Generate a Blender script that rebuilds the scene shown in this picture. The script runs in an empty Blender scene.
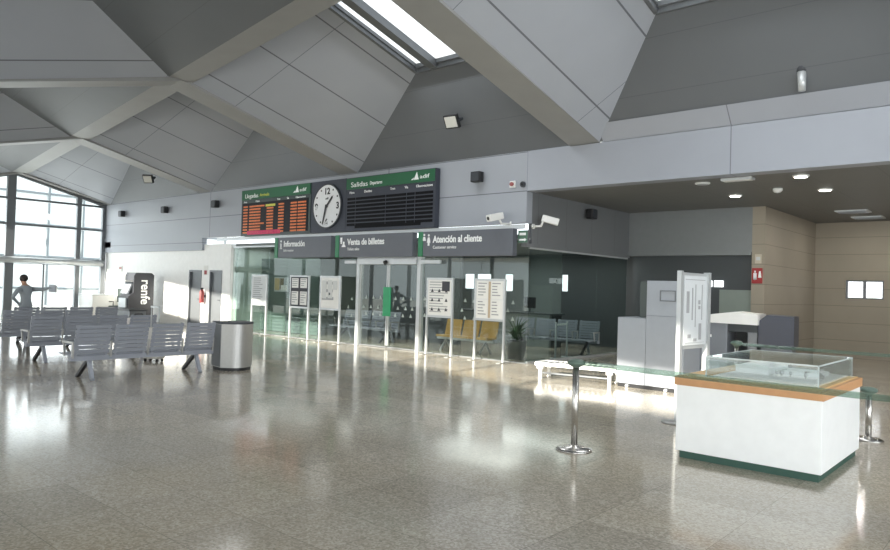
import bpy, bmesh, math, random
from mathutils import Vector, Matrix
random.seed(7)
S = bpy.context.scene
COL = S.collection
PI = math.pi
# ---------------------------------------------------------------- camera
YAW, PITCH, ROLL, FPX = math.radians(41.154), math.radians(1.039), math.radians(1.703), 700.3
fwd = Vector((-math.sin(YAW)*math.cos(PITCH), math.cos(YAW)*math.cos(PITCH), math.sin(PITCH)))
r0 = Vector((math.cos(YAW), math.sin(YAW), 0)); u0 = r0.cross(fwd)
rv = r0*math.cos(ROLL)+u0*math.sin(ROLL); uv = -r0*math.sin(ROLL)+u0*math.cos(ROLL)
cam = bpy.data.objects.new('camera', bpy.data.cameras.new('camera')); COL.objects.link(cam)
cam.matrix_world = Matrix(((rv.x, uv.x, -fwd.x, 0), (rv.y, uv.y, -fwd.y, 0), (rv.z, uv.z, -fwd.z, 1.75), (0, 0, 0, 1)))
cam.data.sensor_width = 36; cam.data.lens = FPX/890*36; cam.data.clip_start = .05; cam.data.clip_end = 300
S.camera = cam
# ---------------------------------------------------------------- light
S.view_settings.view_transform = 'Standard'; S.view_settings.look = 'None'
S.view_settings.gamma = 1; S.view_settings.use_curve_mapping = False
S.view_settings.exposure = 0.2
w = bpy.data.worlds.new('world'); S.world = w; w.use_nodes = True
bg = w.node_tree.nodes['Background']; bg.inputs[0].default_value = (.90, .96, 1, 1); bg.inputs[1].default_value = 2.2
def light(name, kind, energy, color, loc=(0, 0, 0), rot=(0, 0, 0), sx=1, sy=1):
    d = bpy.data.lights.new(name, kind); d.energy = energy; d.color = color
    o = bpy.data.objects.new(name, d); COL.objects.link(o); o.location = loc; o.rotation_euler = rot
    if kind == 'AREA': d.shape = 'RECTANGLE'; d.size = sx; d.size_y = sy
    return o
sun = light('sun', 'SUN', 14.0, (1, .93, .80))
sun.data.angle = math.radians(1.2)
sun.rotation_euler = Vector((-.10, .93, -.352)).to_track_quat('-Z', 'Y').to_euler()
FS = -.2286                                      # plan slope of the platform facade behind the camera
def fy(x): return -.98+FS*x                      # its line
def aim(o, d): o.rotation_euler = Vector(d).to_track_quat('-Z', 'Y').to_euler()
a = light('daylight_platform_facade', 'AREA', 40, (.97, .99, 1), (-19, fy(-19)+.25, 1.9), (0, 0, 0), 24, 3.0); aim(a, (.2228, .975, -.0))
a = light('daylight_platform_facade', 'AREA', 600, (.97, .99, 1), (4.6, fy(4.6)+.2, 1.9), (0, 0, 0), 8.6, 3.0); aim(a, (.1, .99, -.03))
a = light('daylight_window_wall', 'AREA', 260, (.95, .98, 1), (-32.9, 10, 2.6), (0, 0, 0), 7.0, 4.6); aim(a, (1, 0, -.05))
a = light('daylight_street_side', 'AREA', 400, (.97, .99, 1), (8.2, 6, 2.2), (0, 0, 0), 12, 3.4); aim(a, (-1, 0.1, 0))
for x, y, e in ((-20.4, 14.9, 30), (-16, 15.2, 60), (-12.3, 15.7, 55), (-14, 18.4, 60), (-11.3, 18.2, 50)):
    light('office_fill_light', 'AREA', e, (1, .98, .94), (x, y, 2.93), (0, 0, 0), 3.0, 1.6)  # added fill without fixtures, brightens the office behind the glass
for x, y in ((-3.71, 14.5), (-3.75, 16.55), (-5.64, 16.6), (-4.1, 19.4), (-4.1, 22.2), (-1, 18)):
    light('bay_downlight', 'AREA', 22, (1, .96, .9), (x, y, 4.02), (0, 0, 0), .22, .22)
for x, y, z, e in ((-17.9, 11.3, 7.0, 70), (-10.6, 11.2, 7.0, 110), (-3.2, 10.6, 7.1, 130), (4.6, 10, 7.2, 100)):
    light('daylight_skylight', 'AREA', e, (.97, .99, 1), (x, y, z), (math.radians(-15), 0, 0), 3.0, 2.5)
# ---------------------------------------------------------------- helpers
def lin(c):
    return tuple(((v/255)/12.92 if v/255 <= .04045 else ((v/255+.055)/1.055)**2.4) for v in c)
MATS = {}
def mat(name, rgb, rough=.5, metal=0, var=.06, scale=6, emit=0, spec=.5):
    if name in MATS: return MATS[name]
    m = bpy.data.materials.new(name); m.use_nodes = True; nt = m.node_tree; p = nt.nodes['Principled BSDF']
    c = lin(rgb)
    n = nt.nodes.new('ShaderNodeTexNoise'); n.inputs['Scale'].default_value = scale; n.inputs['Detail'].default_value = 3
    tc = nt.nodes.new('ShaderNodeTexCoord'); nt.links.new(tc.outputs['Object'], n.inputs['Vector'])
    mx = nt.nodes.new('ShaderNodeMix'); mx.data_type = 'RGBA'
    mx.inputs['A'].default_value = (*[v*(1-var) for v in c], 1); mx.inputs['B'].default_value = (*[min(1, v*(1+var)) for v in c], 1)
    nt.links.new(n.outputs['Fac'], mx.inputs['Factor']); nt.links.new(mx.outputs['Result'], p.inputs['Base Color'])
    p.inputs['Roughness'].default_value = rough; p.inputs['Metallic'].default_value = metal; p.inputs['Specular IOR Level'].default_value = spec
    if emit:
        nt.links.new(mx.outputs['Result'], p.inputs['Emission Color']); p.inputs['Emission Strength'].default_value = emit
    MATS[name] = m; return m
def glass(name, tint, refl=.08, fog=0, fogc=(200, 210, 210)):
    m = bpy.data.materials.new(name); m.use_nodes = True; nt = m.node_tree; nt.nodes.clear()
    o = nt.nodes.new('ShaderNodeOutputMaterial'); t = nt.nodes.new('ShaderNodeBsdfTransparent'); t.inputs[0].default_value = (*tint, 1)
    g = nt.nodes.new('ShaderNodeBsdfGlossy'); g.inputs['Roughness'].default_value = .01; g.inputs[0].default_value = (.95, 1, .98, 1)
    ge = nt.nodes.new('ShaderNodeNewGeometry'); dt = nt.nodes.new('ShaderNodeVectorMath'); dt.operation = 'DOT_PRODUCT'
    nt.links.new(ge.outputs['Normal'], dt.inputs[0]); nt.links.new(ge.outputs['Incoming'], dt.inputs[1])
    def mth(op, x, y, z=0):
        n = nt.nodes.new('ShaderNodeMath'); n.operation = op
        for i, v in enumerate((x, y, z)):
            if isinstance(v, (int, float)): n.inputs[i].default_value = v
            else: nt.links.new(v, n.inputs[i])
        return n.outputs[0]
    sch = mth('MULTIPLY_ADD', mth('POWER', mth('SUBTRACT', 1, mth('ABSOLUTE', dt.outputs['Value'], 0)), 5), .9, refl*.6)
    mx = nt.nodes.new('ShaderNodeMixShader'); nt.links.new(sch, mx.inputs[0])
    last = t
    if fog:
        df = nt.nodes.new('ShaderNodeBsdfDiffuse'); df.inputs[0].default_value = (*lin(fogc), 1)
        m2 = nt.nodes.new('ShaderNodeMixShader'); m2.inputs[0].default_value = fog
        nt.links.new(t.outputs[0], m2.inputs[1]); nt.links.new(df.outputs[0], m2.inputs[2]); last = m2
    nt.links.new(last.outputs[0], mx.inputs[1]); nt.links.new(g.outputs[0], mx.inputs[2]); nt.links.new(mx.outputs[0], o.inputs[0])
    MATS[name] = m; return m
def math_node(nt, op, a, b=None, c=None):
    n = nt.nodes.new('ShaderNodeMath'); n.operation = op
    for i, v in enumerate((a, b, c)):
        if v is None: continue
        if isinstance(v, (int, float)): n.inputs[i].default_value = v
        else: nt.links.new(v, n.inputs[i])
    return n.outputs[0]
def line_mask(nt, coord, period, offset, width):
    m = math_node(nt, 'WRAP', math_node(nt, 'SUBTRACT', coord, offset), period/2, -period/2)
    return math_node(nt, 'LESS_THAN', math_node(nt, 'ABSOLUTE', m), width/2)
def jointed(name, rgb, rough, us=None, vs=None, src='UV', axes=(0, 1), dark=.35, var=.05, metal=0, spec=.4, scale=1.2):
    """cladding with thin recessed joints: us / vs = (period, offset, width) along the two axes"""
    m = mat(name, rgb, rough, metal, var, scale, spec=spec); nt = m.node_tree; p = nt.nodes['Principled BSDF']
    tc = nt.nodes.new('ShaderNodeTexCoord'); sp = nt.nodes.new('ShaderNodeSeparateXYZ'); nt.links.new(tc.outputs['UV' if src == 'UV' else 'Object'], sp.inputs[0])
    msk = None
    for ax, u in zip(axes, (us, vs)):
        if u is None: continue
        k = line_mask(nt, sp.outputs[ax], *u)
        msk = k if msk is None else math_node(nt, 'MAXIMUM', msk, k)
    old = p.inputs['Base Color'].links[0].from_socket
    mx = nt.nodes.new('ShaderNodeMix'); mx.data_type = 'RGBA'; nt.links.new(msk, mx.inputs['Factor'])
    nt.links.new(old, mx.inputs['A']); mx.inputs['B'].default_value = (*[v*dark for v in lin(rgb)], 1)
    nt.links.new(mx.outputs['Result'], p.inputs['Base Color']); return m

class MB:
    """collects shapes for ONE mesh object"""
    def __init__(s): s.bm = bmesh.new(); s.uv = s.bm.loops.layers.uv.new('UVMap'); s.mats = []
    def mi(s, m):
        if m is None: return 0
        if m not in s.mats: s.mats.append(m)
        return s.mats.index(m)
    def face(s, pts, m=None, uvs=None, smooth=False):
        f = s.bm.faces.new([s.bm.verts.new(p) for p in pts]); f.material_index = s.mi(m); f.smooth = smooth
        if uvs:
            for l, q in zip(f.loops, uvs): l[s.uv].uv = q
        return f
    def box(s, a, b, m=None, bev=0):
        x0, y0, z0 = [min(p, q) for p, q in zip(a, b)]; x1, y1, z1 = [max(p, q) for p, q in zip(a, b)]
        M = Matrix.Translation(((x0+x1)/2, (y0+y1)/2, (z0+z1)/2)) @ Matrix.Diagonal((x1-x0, y1-y0, z1-z0, 1))
        g = bmesh.ops.create_cube(s.bm, size=1, matrix=M); s._set(g['verts'], m)
        if bev:
            es = list({e for v in g['verts'] for e in v.link_edges})
            r = bmesh.ops.bevel(s.bm, geom=es, offset=bev, segments=2, affect='EDGES', profile=.5)
            for f in r['faces']: f.material_index = s.mi(m)
        return s
    def _set(s, vs, m, smooth=False):
        i = s.mi(m)
        for f in {f for v in vs for f in v.link_faces}: f.material_index = i; f.smooth = smooth
    def obox(s, c, size, R, m=None):
        M = Matrix.Translation(c) @ R.to_4x4() @ Matrix.Diagonal((*size, 1))
        g = bmesh.ops.create_cube(s.bm, size=1, matrix=M); s._set(g['verts'], m); return s
    def bar(s, a, b, wd, h=None, m=None, up=(0, 0, 1)):
        a, b = Vector(a), Vector(b); d = b-a; L = d.length; d.normalize(); up = Vector(up)
        if abs(d.dot(up)) > .99: up = Vector((0, 1, 0))
        x = d.cross(up).normalized(); z = x.cross(d)
        R = Matrix((x, d, z)).transposed()
        return s.obox((a+b)/2, (wd, L, h or wd), R, m)
    def cyl(s, a, b, r, r2=None, n=14, m=None, smooth=True):
        a, b = Vector(a), Vector(b); d = b-a
        M = Matrix.Translation((a+b)/2) @ d.to_track_quat('Z', 'Y').to_matrix().to_4x4()
        g = bmesh.ops.create_cone(s.bm, cap_ends=True, segments=n, radius1=r, radius2=r if r2 is None else r2, depth=d.length, matrix=M)
        s._set(g['verts'], m, smooth)
        for f in {f for v in g['verts'] for f in v.link_faces}:
            if len(f.verts) > 4: f.smooth = False
        return s
    def tube(s, pts, r, n=8, m=None):
        for p, q in zip(pts, pts[1:]): s.cyl(p, q, r, n=n, m=m)
        for p in pts[1:-1]: s.sph(p, r, m=m, n=8)
        return s
    def sph(s, c, r, m=None, n=12, sc=(1, 1, 1)):
        M = Matrix.Translation(c) @ Matrix.Diagonal((*sc, 1))
        g = bmesh.ops.create_uvsphere(s.bm, u_segments=n, v_segments=max(6, n//2), radius=r, matrix=M); s._set(g['verts'], m, True); return s
    def prism(s, pts, z0, z1, m=None, axis='Z', smooth=False):
        P = {'Z': lambda p, h: (p[0], p[1], h), 'Y': lambda p, h: (p[0], h, p[1]), 'X': lambda p, h: (h, p[0], p[1])}[axis]
        A = [s.bm.verts.new(P(p, z0)) for p in pts]; B = [s.bm.verts.new(P(p, z1)) for p in pts]; n = len(pts); i = s.mi(m)
        fs = [s.bm.faces.new(A[::-1]), s.bm.faces.new(B)]
        for k in range(n):
            f = s.bm.faces.new((A[k], A[(k+1) % n], B[(k+1) % n], B[k])); f.smooth = smooth; fs.append(f)
        for f in fs: f.material_index = i
        bmesh.ops.recalc_face_normals(s.bm, faces=fs); return s
    def lathe(s, prof, c=(0, 0, 0), n=24, m=None):
        rings = [[s.bm.verts.new((c[0]+r*math.cos(2*PI*k/n), c[1]+r*math.sin(2*PI*k/n), c[2]+z)) for k in range(n)] for r, z in prof]
        fs = []
        for A, B in zip(rings, rings[1:]):
            for k in range(n): fs.append(s.bm.faces.new((A[k], A[(k+1) % n], B[(k+1) % n], B[k])))
        for f in fs: f.smooth = True
        fs += [s.bm.faces.new(rings[0][::-1]), s.bm.faces.new(rings[-1])]
        for f in fs: f.material_index = s.mi(m)
        return s
    def build(s, name, m=None, parent=None, loc=None):
        me = bpy.data.meshes.new(name); 
        if m is not None: s.mats = [m]+[q for q in s.mats if q is not m] if not s.mats else s.mats
        s.bm.to_mesh(me); s.bm.free()
        for q in s.mats: me.materials.append(q)
        o = bpy.data.objects.new(name, me); COL.objects.link(o)
        if parent: o.parent = parent
        if loc: o.location = loc
        return o
def tag(o, label, cat, group=None):
    o['label'] = label; o['category'] = cat
    if group: o['group'] = group
    return o
def thing(name, label, cat, loc=(0, 0, 0), rz=0, group=None):
    o = bpy.data.objects.new(name, None); COL.objects.link(o); o.location = loc; o.rotation_euler = (0, 0, rz); o.empty_display_size = .1
    return tag(o, label, cat, group)
def struct(o): o['kind'] = 'structure'; return o
def copy_tree(o, parent=None):
    c = o.copy(); COL.objects.link(c)
    if parent: c.parent = parent
    for ch in list(o.children): copy_tree(ch, c)
    return c
def words(txt, size, width, m, parent, loc, rot=(PI/2, 0, 0), name='lettering', align='LEFT', ext=.004, bold=0):
    cu = bpy.data.curves.new(name, 'FONT'); cu.body = txt; cu.size = size; cu.extrude = ext; cu.align_x = align; cu.offset = bold
    o = bpy.data.objects.new(name, cu); COL.objects.link(o); cu.materials.append(m)
    if width:
        bpy.context.view_layer.update(); o.scale.x = width/max(o.dimensions.x, .01)
    bpy.context.view_layer.update()
    me = bpy.data.meshes.new_from_object(o.evaluated_get(bpy.context.evaluated_depsgraph_get())); me.transform(Matrix.Diagonal((o.scale.x, 1, 1, 1)))
    bpy.data.objects.remove(o); o = bpy.data.objects.new(name, me); COL.objects.link(o)
    o.location = loc; o.rotation_euler = rot
    if parent: o.parent = parent
    return o
# ---------------------------------------------------------------- materials
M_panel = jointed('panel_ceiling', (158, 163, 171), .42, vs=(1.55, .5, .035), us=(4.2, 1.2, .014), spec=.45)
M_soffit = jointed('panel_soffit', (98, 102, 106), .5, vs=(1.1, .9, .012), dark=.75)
M_rib = mat('rib_paint', (138, 139, 138), .5, var=.08, scale=2)
M_wall = jointed('panel_wall', (154, 159, 167), .4, us=(9.4, -4.7, .03), vs=(.93, .0, .022), src='OBJ', axes=(0, 2), dark=.4)
M_header = jointed('panel_header', (153, 158, 167), .4, us=(4.72, -9.48, .02), src='OBJ', axes=(0, 2), dark=.5)
M_white = mat('white_paint', (225, 226, 224), .5)
M_frame = mat('grey_frame', (112, 116, 120), .4, metal=.3)
M_framel = mat('silver_frame', (190, 194, 196), .35, metal=.4)
M_dark = mat('dark_metal', (52, 56, 62), .45)
M_black = mat('black_plastic', (28, 29, 32), .45)
M_sign = mat('sign_grey', (88, 92, 100), .4)
M_green = mat('sign_green', (34, 118, 78), .4)
M_greend = mat('header_green', (30, 92, 60), .45)
M_txt = mat('white_lettering', (235, 238, 238), .5)
M_chrome = mat('brushed_steel', (190, 188, 184), .25, metal=1)
M_steel = mat('matt_steel', (176, 176, 174), .42, metal=.75, scale=18)
M_bench = mat('bench_paint', (148, 153, 163), .45, metal=.1)
M_benchd = mat('bench_dark', (44, 46, 50), .45)
M_orange = mat('orange_plastic', (206, 168, 98), .5)
M_wood = mat('beech_edge', (196, 148, 104), .45, var=.12, scale=14)
M_woodl = mat('beech_top', (214, 178, 122), .5, var=.1, scale=14)
M_plinth = mat('green_plinth', (52, 84, 74), .5)
M_paper = mat('paper', (232, 232, 228), .7, var=.03)
M_ink = mat('print_grey', (158, 160, 162), .7)
M_inkd = mat('print_dark', (62, 64, 70), .7)
M_cab = mat('cabinet_grey', (158, 164, 172), .45, metal=.2)
M_int = mat('interior_wall', (118, 126, 126), .6)
M_intd = mat('interior_dark', (62, 67, 70), .5)
M_door = mat('door_grey', (110, 114, 118), .4, metal=.2)
M_led = mat('led_orange', (190, 106, 58), .5, emit=.3, scale=40, var=.4)
M_ledp = mat('led_red', (170, 30, 76), .5, emit=.3, scale=40, var=.4)
M_ledy = mat('led_yellow', (170, 172, 70), .5, emit=.25, scale=40, var=.3)
M_screen = mat('screen_dark', (26, 28, 33), .5, spec=.2)
M_screen2 = mat('screen_slot', (16, 17, 21), .6, spec=.15)
M_boardg = mat('board_grey', (62, 66, 76), .5, spec=.3)
M_red = mat('sign_red', (156, 44, 46), .5)
M_lamp = mat('lamp_lit', (255, 250, 240), .5, emit=6)
M_day = mat('daylit_pane', (246, 250, 255), .4, emit=1.6)
M_leaf = mat('leaf_green', (52, 82, 48), .5, var=.3)
M_stone = jointed('stone_cladding', (150, 142, 128), .6, vs=(.52, .0, .014), src='OBJ', axes=(0, 2), dark=.6, var=.1)
G_front = glass('glass_storefront', (.82, .86, .85), .06)
G_side = glass('glass_side', (.72, .78, .77), .05)
G_clear = glass('glass_clear', (.95, .97, .97), .06)
G_acry = glass('acrylic', (.95, .97, .97), .09, fog=.08)
G_belt = glass('belt_green', (.66, .76, .70), .12, fog=.16, fogc=(140, 160, 150))
G_sky = bpy.data.materials.new('skylight_sheet'); G_sky.use_nodes = True; _n = G_sky.node_tree; _n.nodes.remove(_n.nodes['Principled BSDF'])
_t = _n.nodes.new('ShaderNodeBsdfTranslucent'); _t.inputs[0].default_value = (.6, .61, .62, 1); _n.links.new(_t.outputs[0], _n.nodes['Material Output'].inputs[0])
# granite floor
def granite():
    m = bpy.data.materials.new('granite_floor'); m.use_nodes = True; nt = m.node_tree; p = nt.nodes['Principled BSDF']
    tc = nt.nodes.new('ShaderNodeTexCoord')
    def noise(sc, det=2, rough=.5):
        n = nt.nodes.new('ShaderNodeTexNoise'); n.inputs['Scale'].default_value = sc; n.inputs['Detail'].default_value = det; n.inputs['Roughness'].default_value = rough
        nt.links.new(tc.outputs['Object'], n.inputs['Vector']); return n.outputs['Fac']
    v = nt.nodes.new('ShaderNodeTexVoronoi'); v.inputs['Scale'].default_value = 60; nt.links.new(tc.outputs['Object'], v.inputs['Vector'])
    vb = nt.nodes.new('ShaderNodeSeparateColor'); nt.links.new(v.outputs['Color'], vb.inputs[0])
    r = nt.nodes.new('ShaderNodeValToRGB'); e = r.color_ramp.elements
    e[0].position = 0; e[0].color = (*lin((138, 132, 121)), 1); e[1].position = 1; e[1].color = (*lin((222, 216, 202)), 1)
    for pos, c in ((.25, (158, 151, 138)), (.55, (178, 171, 157)), (.8, (194, 187, 173))):
        q = e.new(pos); q.color = (*lin(c), 1)
    mixf = math_node(nt, 'ADD', math_node(nt, 'MULTIPLY', vb.outputs[0], .62), math_node(nt, 'MULTIPLY', noise(120, 2), .38))
    nt.links.new(mixf, r.inputs[0])
    # slab to slab tone and pinkish drifts
    sn = nt.nodes.new('ShaderNodeVectorMath'); sn.operation = 'SNAP'; sn.inputs[1].default_value = (.9, .6, 1); nt.links.new(tc.outputs['Object'], sn.inputs[0])
    wn = nt.nodes.new('ShaderNodeTexWhiteNoise'); wn.noise_dimensions = '2D'; nt.links.new(sn.outputs[0], wn.inputs['Vector'])
    tone = math_node(nt, 'ADD', math_node(nt, 'MULTIPLY', wn.outputs[0], .20), .88)
    hs = nt.nodes.new('ShaderNodeHueSaturation'); nt.links.new(r.outputs[0], hs.inputs['Color']); nt.links.new(tone, hs.inputs['Value'])
    sat = math_node(nt, 'ADD', math_node(nt, 'MULTIPLY', noise(.35, 3), 1.5), .3); nt.links.new(sat, hs.inputs['Saturation'])
    sp = nt.nodes.new('ShaderNodeSeparateXYZ'); nt.links.new(tc.outputs['Object'], sp.inputs[0])
    jm = math_node(nt, 'MAXIMUM', line_mask(nt, sp.outputs[0], .9, 0, .006), line_mask(nt, sp.outputs[1], .6, 0, .006))
    mx = nt.nodes.new('ShaderNodeMix'); mx.data_type = 'RGBA'; nt.links.new(math_node(nt, 'MULTIPLY', jm, .5), mx.inputs['Factor'])
    nt.links.new(hs.outputs[0], mx.inputs['A']); mx.inputs['B'].default_value = (*lin((96, 92, 84)), 1)
    nt.links.new(mx.outputs['Result'], p.inputs['Base Color'])
    ro = math_node(nt, 'ADD', math_node(nt, 'MULTIPLY', noise(1.1, 3), .10), .07); nt.links.new(ro, p.inputs['Roughness'])
    p.inputs['Specular IOR Level'].default_value = .85
    bp = nt.nodes.new('ShaderNodeBump'); bp.inputs['Strength'].default_value = .012; bp.inputs['Distance'].default_value = .02
    nt.links.new(noise(2.4, 2), bp.inputs['Height']); nt.links.new(bp.outputs[0], p.inputs['Normal'])
    return m
M_floor = granite()
M_ground = mat('pale_paving', (196, 196, 192), .8)

# ================================================================ SETTING
YW = 13.7
b = MB(); b.box((-32.9, -4.5, -.2), (10, 24.3, 0)); struct(b.build('floor', M_floor))
b = MB(); b.box((-70, -40, -.3), (-32.9, 40, -.05)); b.box((-32.9, -40, -.3), (30, -4.5, -.05)); struct(b.build('ground', M_ground))
# ---- folded roof
XR = [8.2, .1, -7.97, -15.87, -23.97, -32.4]; HW = .38
def nY(x): return 7.27-.1143*(x+7.97)
def zfar(y): return 5.05+.262*(YW-y)
def nZ(x): return zfar(nY(x))
def znear(x, y): return nZ(x)-.262*(nY(x)-y)
def feY(x): return 2*nY(x)-YW
def quad(b, p, m, swap=False):
    P = [Vector(q) for q in p]; e = (P[1]-P[0]).normalized(); nrm = (P[1]-P[0]).cross(P[-1]-P[0]).normalized(); up = nrm.cross(e)
    b.face(P, m, [((q-P[0]).dot(e), (q-P[0]).dot(up)) for q in P])
def skylight(ring, n, idx):
    """curb, bars and panes over a coffer opening; ring = far-left, far-right, near-right, near-left"""
    up = Vector((0, -.03, .12)); R = [Vector(q) for q in ring]
    b = MB()
    for i in range(4):
        p, q = R[i], R[(i+1) % 4]; b.face([p, q, q+up, p+up]); 
    for i in range(4): b.bar(R[i]+up, R[(i+1) % 4]+up, .16, .14)
    for i in range(4): b.bar(R[i]+up*.05, R[(i+1) % 4]+up*.05, .09, .12)
    for t, wd, hh in ((.26, .24, .34), (.74, .09, .14)): b.bar(R[0].lerp(R[1], t)+up, R[3].lerp(R[2], t)+up, wd, hh)
    o = struct(b.build('window_%d' % idx, M_frame))
    g = MB(); g.face([q+up*1.06 for q in R]); g.build('pane', G_sky, o)
    return o
wi = 20
for k in range(5):
    xr, xl = XR[k]-HW, XR[k+1]+HW           # right and left foot of the bay
    # far coffer (station side)
    off = {1: 1.95, 2: 3.72}.get(k, 5.2); offr = 1.15
    yf, yn = YW-(1.5 if k < 3 else 1.05), lambda x: nY(x)+1.3
    tz = lambda y: zfar(y)+(1.54 if k < 3 else 1.96)
    a0, a1, a2, a3 = (xl, YW, zfar(YW)), (xr, YW, zfar(YW)), (xr, nY(xr)+.3, zfar(nY(xr)+.3)), (xl, nY(xl)+.3, zfar(nY(xl)+.3))
    X0, X1 = xl+off, xr-offr
    t0, t1, t2, t3 = [(x, y, tz(y)) for x, y in ((X0, yf), (X1, yf), (X1, yn(X1)), (X0, yn(X0)))]
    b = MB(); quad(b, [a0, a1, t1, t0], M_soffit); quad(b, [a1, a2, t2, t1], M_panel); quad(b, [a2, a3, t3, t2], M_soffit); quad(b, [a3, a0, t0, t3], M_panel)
    struct(b.build('ceiling')); skylight((t0, t1, t2, t3), 3, wi); wi += 1
    # near coffer (platform side)
    a0, a1 = (xl, nY(xl)-.3, znear(xl, nY(xl)-.3)), (xr, nY(xr)-.3, znear(xr, nY(xr)-.3))
    a2, a3 = (xr, feY(xr), znear(xr, feY(xr))), (xl, feY(xl), znear(xl, feY(xl)))
    X0, X1 = xl+1.9, xr-1.3
    z2 = lambda x, y: znear(x, y)+1.22
    t0, t1, t2, t3 = [(x, y, z2(x, y)) for x, y in ((X0, nY(X0)-2.8), (X1, nY(X1)-2.8), (X1, feY(X1)+1.4), (X0, feY(X0)+1.4))]
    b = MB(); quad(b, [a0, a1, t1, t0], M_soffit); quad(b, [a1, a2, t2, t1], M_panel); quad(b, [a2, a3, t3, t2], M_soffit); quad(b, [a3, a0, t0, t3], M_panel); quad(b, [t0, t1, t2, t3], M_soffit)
    struct(b.build('ceiling'))
# ribs: flat-bottomed beams, far leg, near leg, and the one along the fold
for x in XR:
    b = MB()
    for (y0, y1, zf) in ((nY(x)-.3, YW+.1, zfar), (feY(x)-.1, nY(x)+.3, lambda y: znear(x, y))):
        z0, z1 = zf(y0), zf(y1)
        if zf is not zfar: z1 = min(z1, nZ(x))
        else: z0 = min(z0, nZ(x))
        b.face([(x-HW, y0, z0), (x+HW, y0, z0), (x+HW, y1, z1), (x-HW, y1, z1)])
        for s in (-1, 1):
            b.face([(x+s*HW, y0, z0), (x+s*HW, y1, z1), (x+s*HW, y1, z1+.12), (x+s*HW, y0, z0+.12)])
        b.face([(x-HW, y0, z0+.12), (x+HW, y0, z0+.12), (x+HW, y1, z1+.12), (x-HW, y1, z1+.12)])
    struct(b.build('beam', M_rib))
for xa, xb in zip(XR, XR[1:]):
    b = MB()
    P = []
    for x in (xa, xb):
        P.append([(x, nY(x)-.3, nZ(x)-.078), (x, nY(x)+.3, nZ(x)-.078), (x, nY(x)+.3, nZ(x)+.2), (x, nY(x)-.3, nZ(x)+.2)])
    for i in range(4): b.face([P[0][i], P[0][(i+1) % 4], P[1][(i+1) % 4], P[1][i]])
    struct(b.build('beam', M_rib))
# ---- station-side wall above the storefront
b = MB(); b.box((-23.2, 0, -.75), (0, .25, 1.35)); b.box((-23.2, 0.02, 1.35), (0, .25, 2.2)); b.box((-23.2, .0, -1.22), (-14.6, .2, -.75)); b.box((-23.2, .0, -1.0), (-22.4, .24, -.75))
struct(b.build('wall_back', M_wall, loc=(-9.48, YW, 4.1)))
# header over the open bay, with the lighter fascia strip above it
b = MB(); b.box((-9.48, YW, 4.1), (10, YW+.35, 5.03)); b.box((-9.48, YW+.05, 5.03), (10, YW+.35, 5.2)); struct(b.build('beam', M_header))
b = MB(); b.prism([(13.7, 5.045), (13.74, 5.045), (13.5, 5.38), (13.41, 5.38)], -7.5, 8.2, axis='X'); struct(b.build('trim_1', M_header))
b = MB(); b.box((-23, YW-.03, 3.2), (-9.5, YW, 3.31)); struct(b.build('trim_2', M_framel))
# white wall and its two doors at the left end
b = MB(); b.box((-32.7, 13.8, 0), (-25.1, 14, 3.4)); b.box((-24.2, 13.8, 0), (-23.62, 14, 3.1)); b.box((-22.78, 13.8, 0), (-22.25, 14, 3.1)); b.box((-25.1, 13.8, 2.14), (-24.2, 14, 3.1)); b.box((-23.62, 13.8, 2.14), (-22.78, 14, 3.1))
struct(b.build('wall_back_lower', mat('wall_bright', (244, 245, 243), .5)))
for i, (x0, x1) in enumerate(((-25.1, -24.2), (-23.62, -22.78))):
    b = MB(); b.box((x0, 13.86, 0), (x1, 13.92, 2.14)); o = struct(b.build('door_%d' % (i+1), M_door))
    b = MB(); b.box((x0, 13.78, 0), (x0+.06, 13.86, 2.14)); b.box((x1-.06, 13.78, 0), (x1, 13.86, 2.14)); b.box((x0+.06, 13.78, 2.07), (x1-.06, 13.86, 2.14)); b.build('door_frame', M_frame, o)
    b = MB(); b.cyl((x1-.14, 13.86, 1.05), (x1-.14, 13.8, 1.05), .012); b.bar((x1-.14, 13.8, 1.05), (x1-.27, 13.8, 1.05), .02); b.box((x1-.17, 13.85, .98), (x1-.11, 13.86, 1.12)); b.build('door_handle', M_dark, o)
# ---- open bay: side panel, bulkhead, ceiling, stone walls
b = MB(); b.box((-.1, .235, 0), (.0, 5.28, 1.24)); b.box((-.14, .0, -.08), (.04, 5.28, .0)); o = struct(b.build('wall_left', jointed('panel_grey', (112, 115, 118), .4, us=(1.3, .5, .012), src='OBJ', axes=(1, 2), dark=.6), loc=(-9.48, YW+.02, 2.86)))
b = MB(); b.box((-9.48, 19, 2.9), (-6.0, 19.2, 4.1)); b.box((-9.48, 18.94, 2.84), (-6.0, 19.2, 2.92)); struct(b.build('wall_bulkhead', mat('bulkhead', (122, 126, 128), .45)))
b = MB(); b.box((-9.5, YW+.35, 4.1), (10, 24.3, 4.25)); struct(b.build('ceiling_bay', jointed('ceiling_bay', (112, 112, 110), .5, us=(1.2, 0, .012), vs=(1.2, 0, .012), src='OBJ', axes=(0, 1), dark=.7)))
b = MB(); b.box((-6.0, 19, 0), (-5.68, 24.2, 4.1)); struct(b.build('wall_stone_side', M_stone))
b = MB(); b.box((-5.68, 24, 0), (-4.83, 24.25, 4.1)); b.box((-3.83, 24, 0), (8, 24.25, 4.1)); b.box((-4.83, 24, 0), (-3.83, 24.25, 1.78)); b.box((-4.83, 24, 2.34), (-3.83, 24.25, 4.1)); struct(b.build('wall_stone_back', M_stone))
b = MB(); b.box((-4.83, 24.08, 1.78), (-4.78, 24.2, 2.34)); b.box((-3.88, 24.08, 1.78), (-3.83, 24.2, 2.34)); b.box((-4.78, 24.08, 1.78), (-3.88, 24.2, 1.82)); b.box((-4.78, 24.08, 2.3), (-3.88, 24.2, 2.34)); b.box((-4.38, 24.08, 1.82), (-4.3, 24.2, 2.3))
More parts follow.
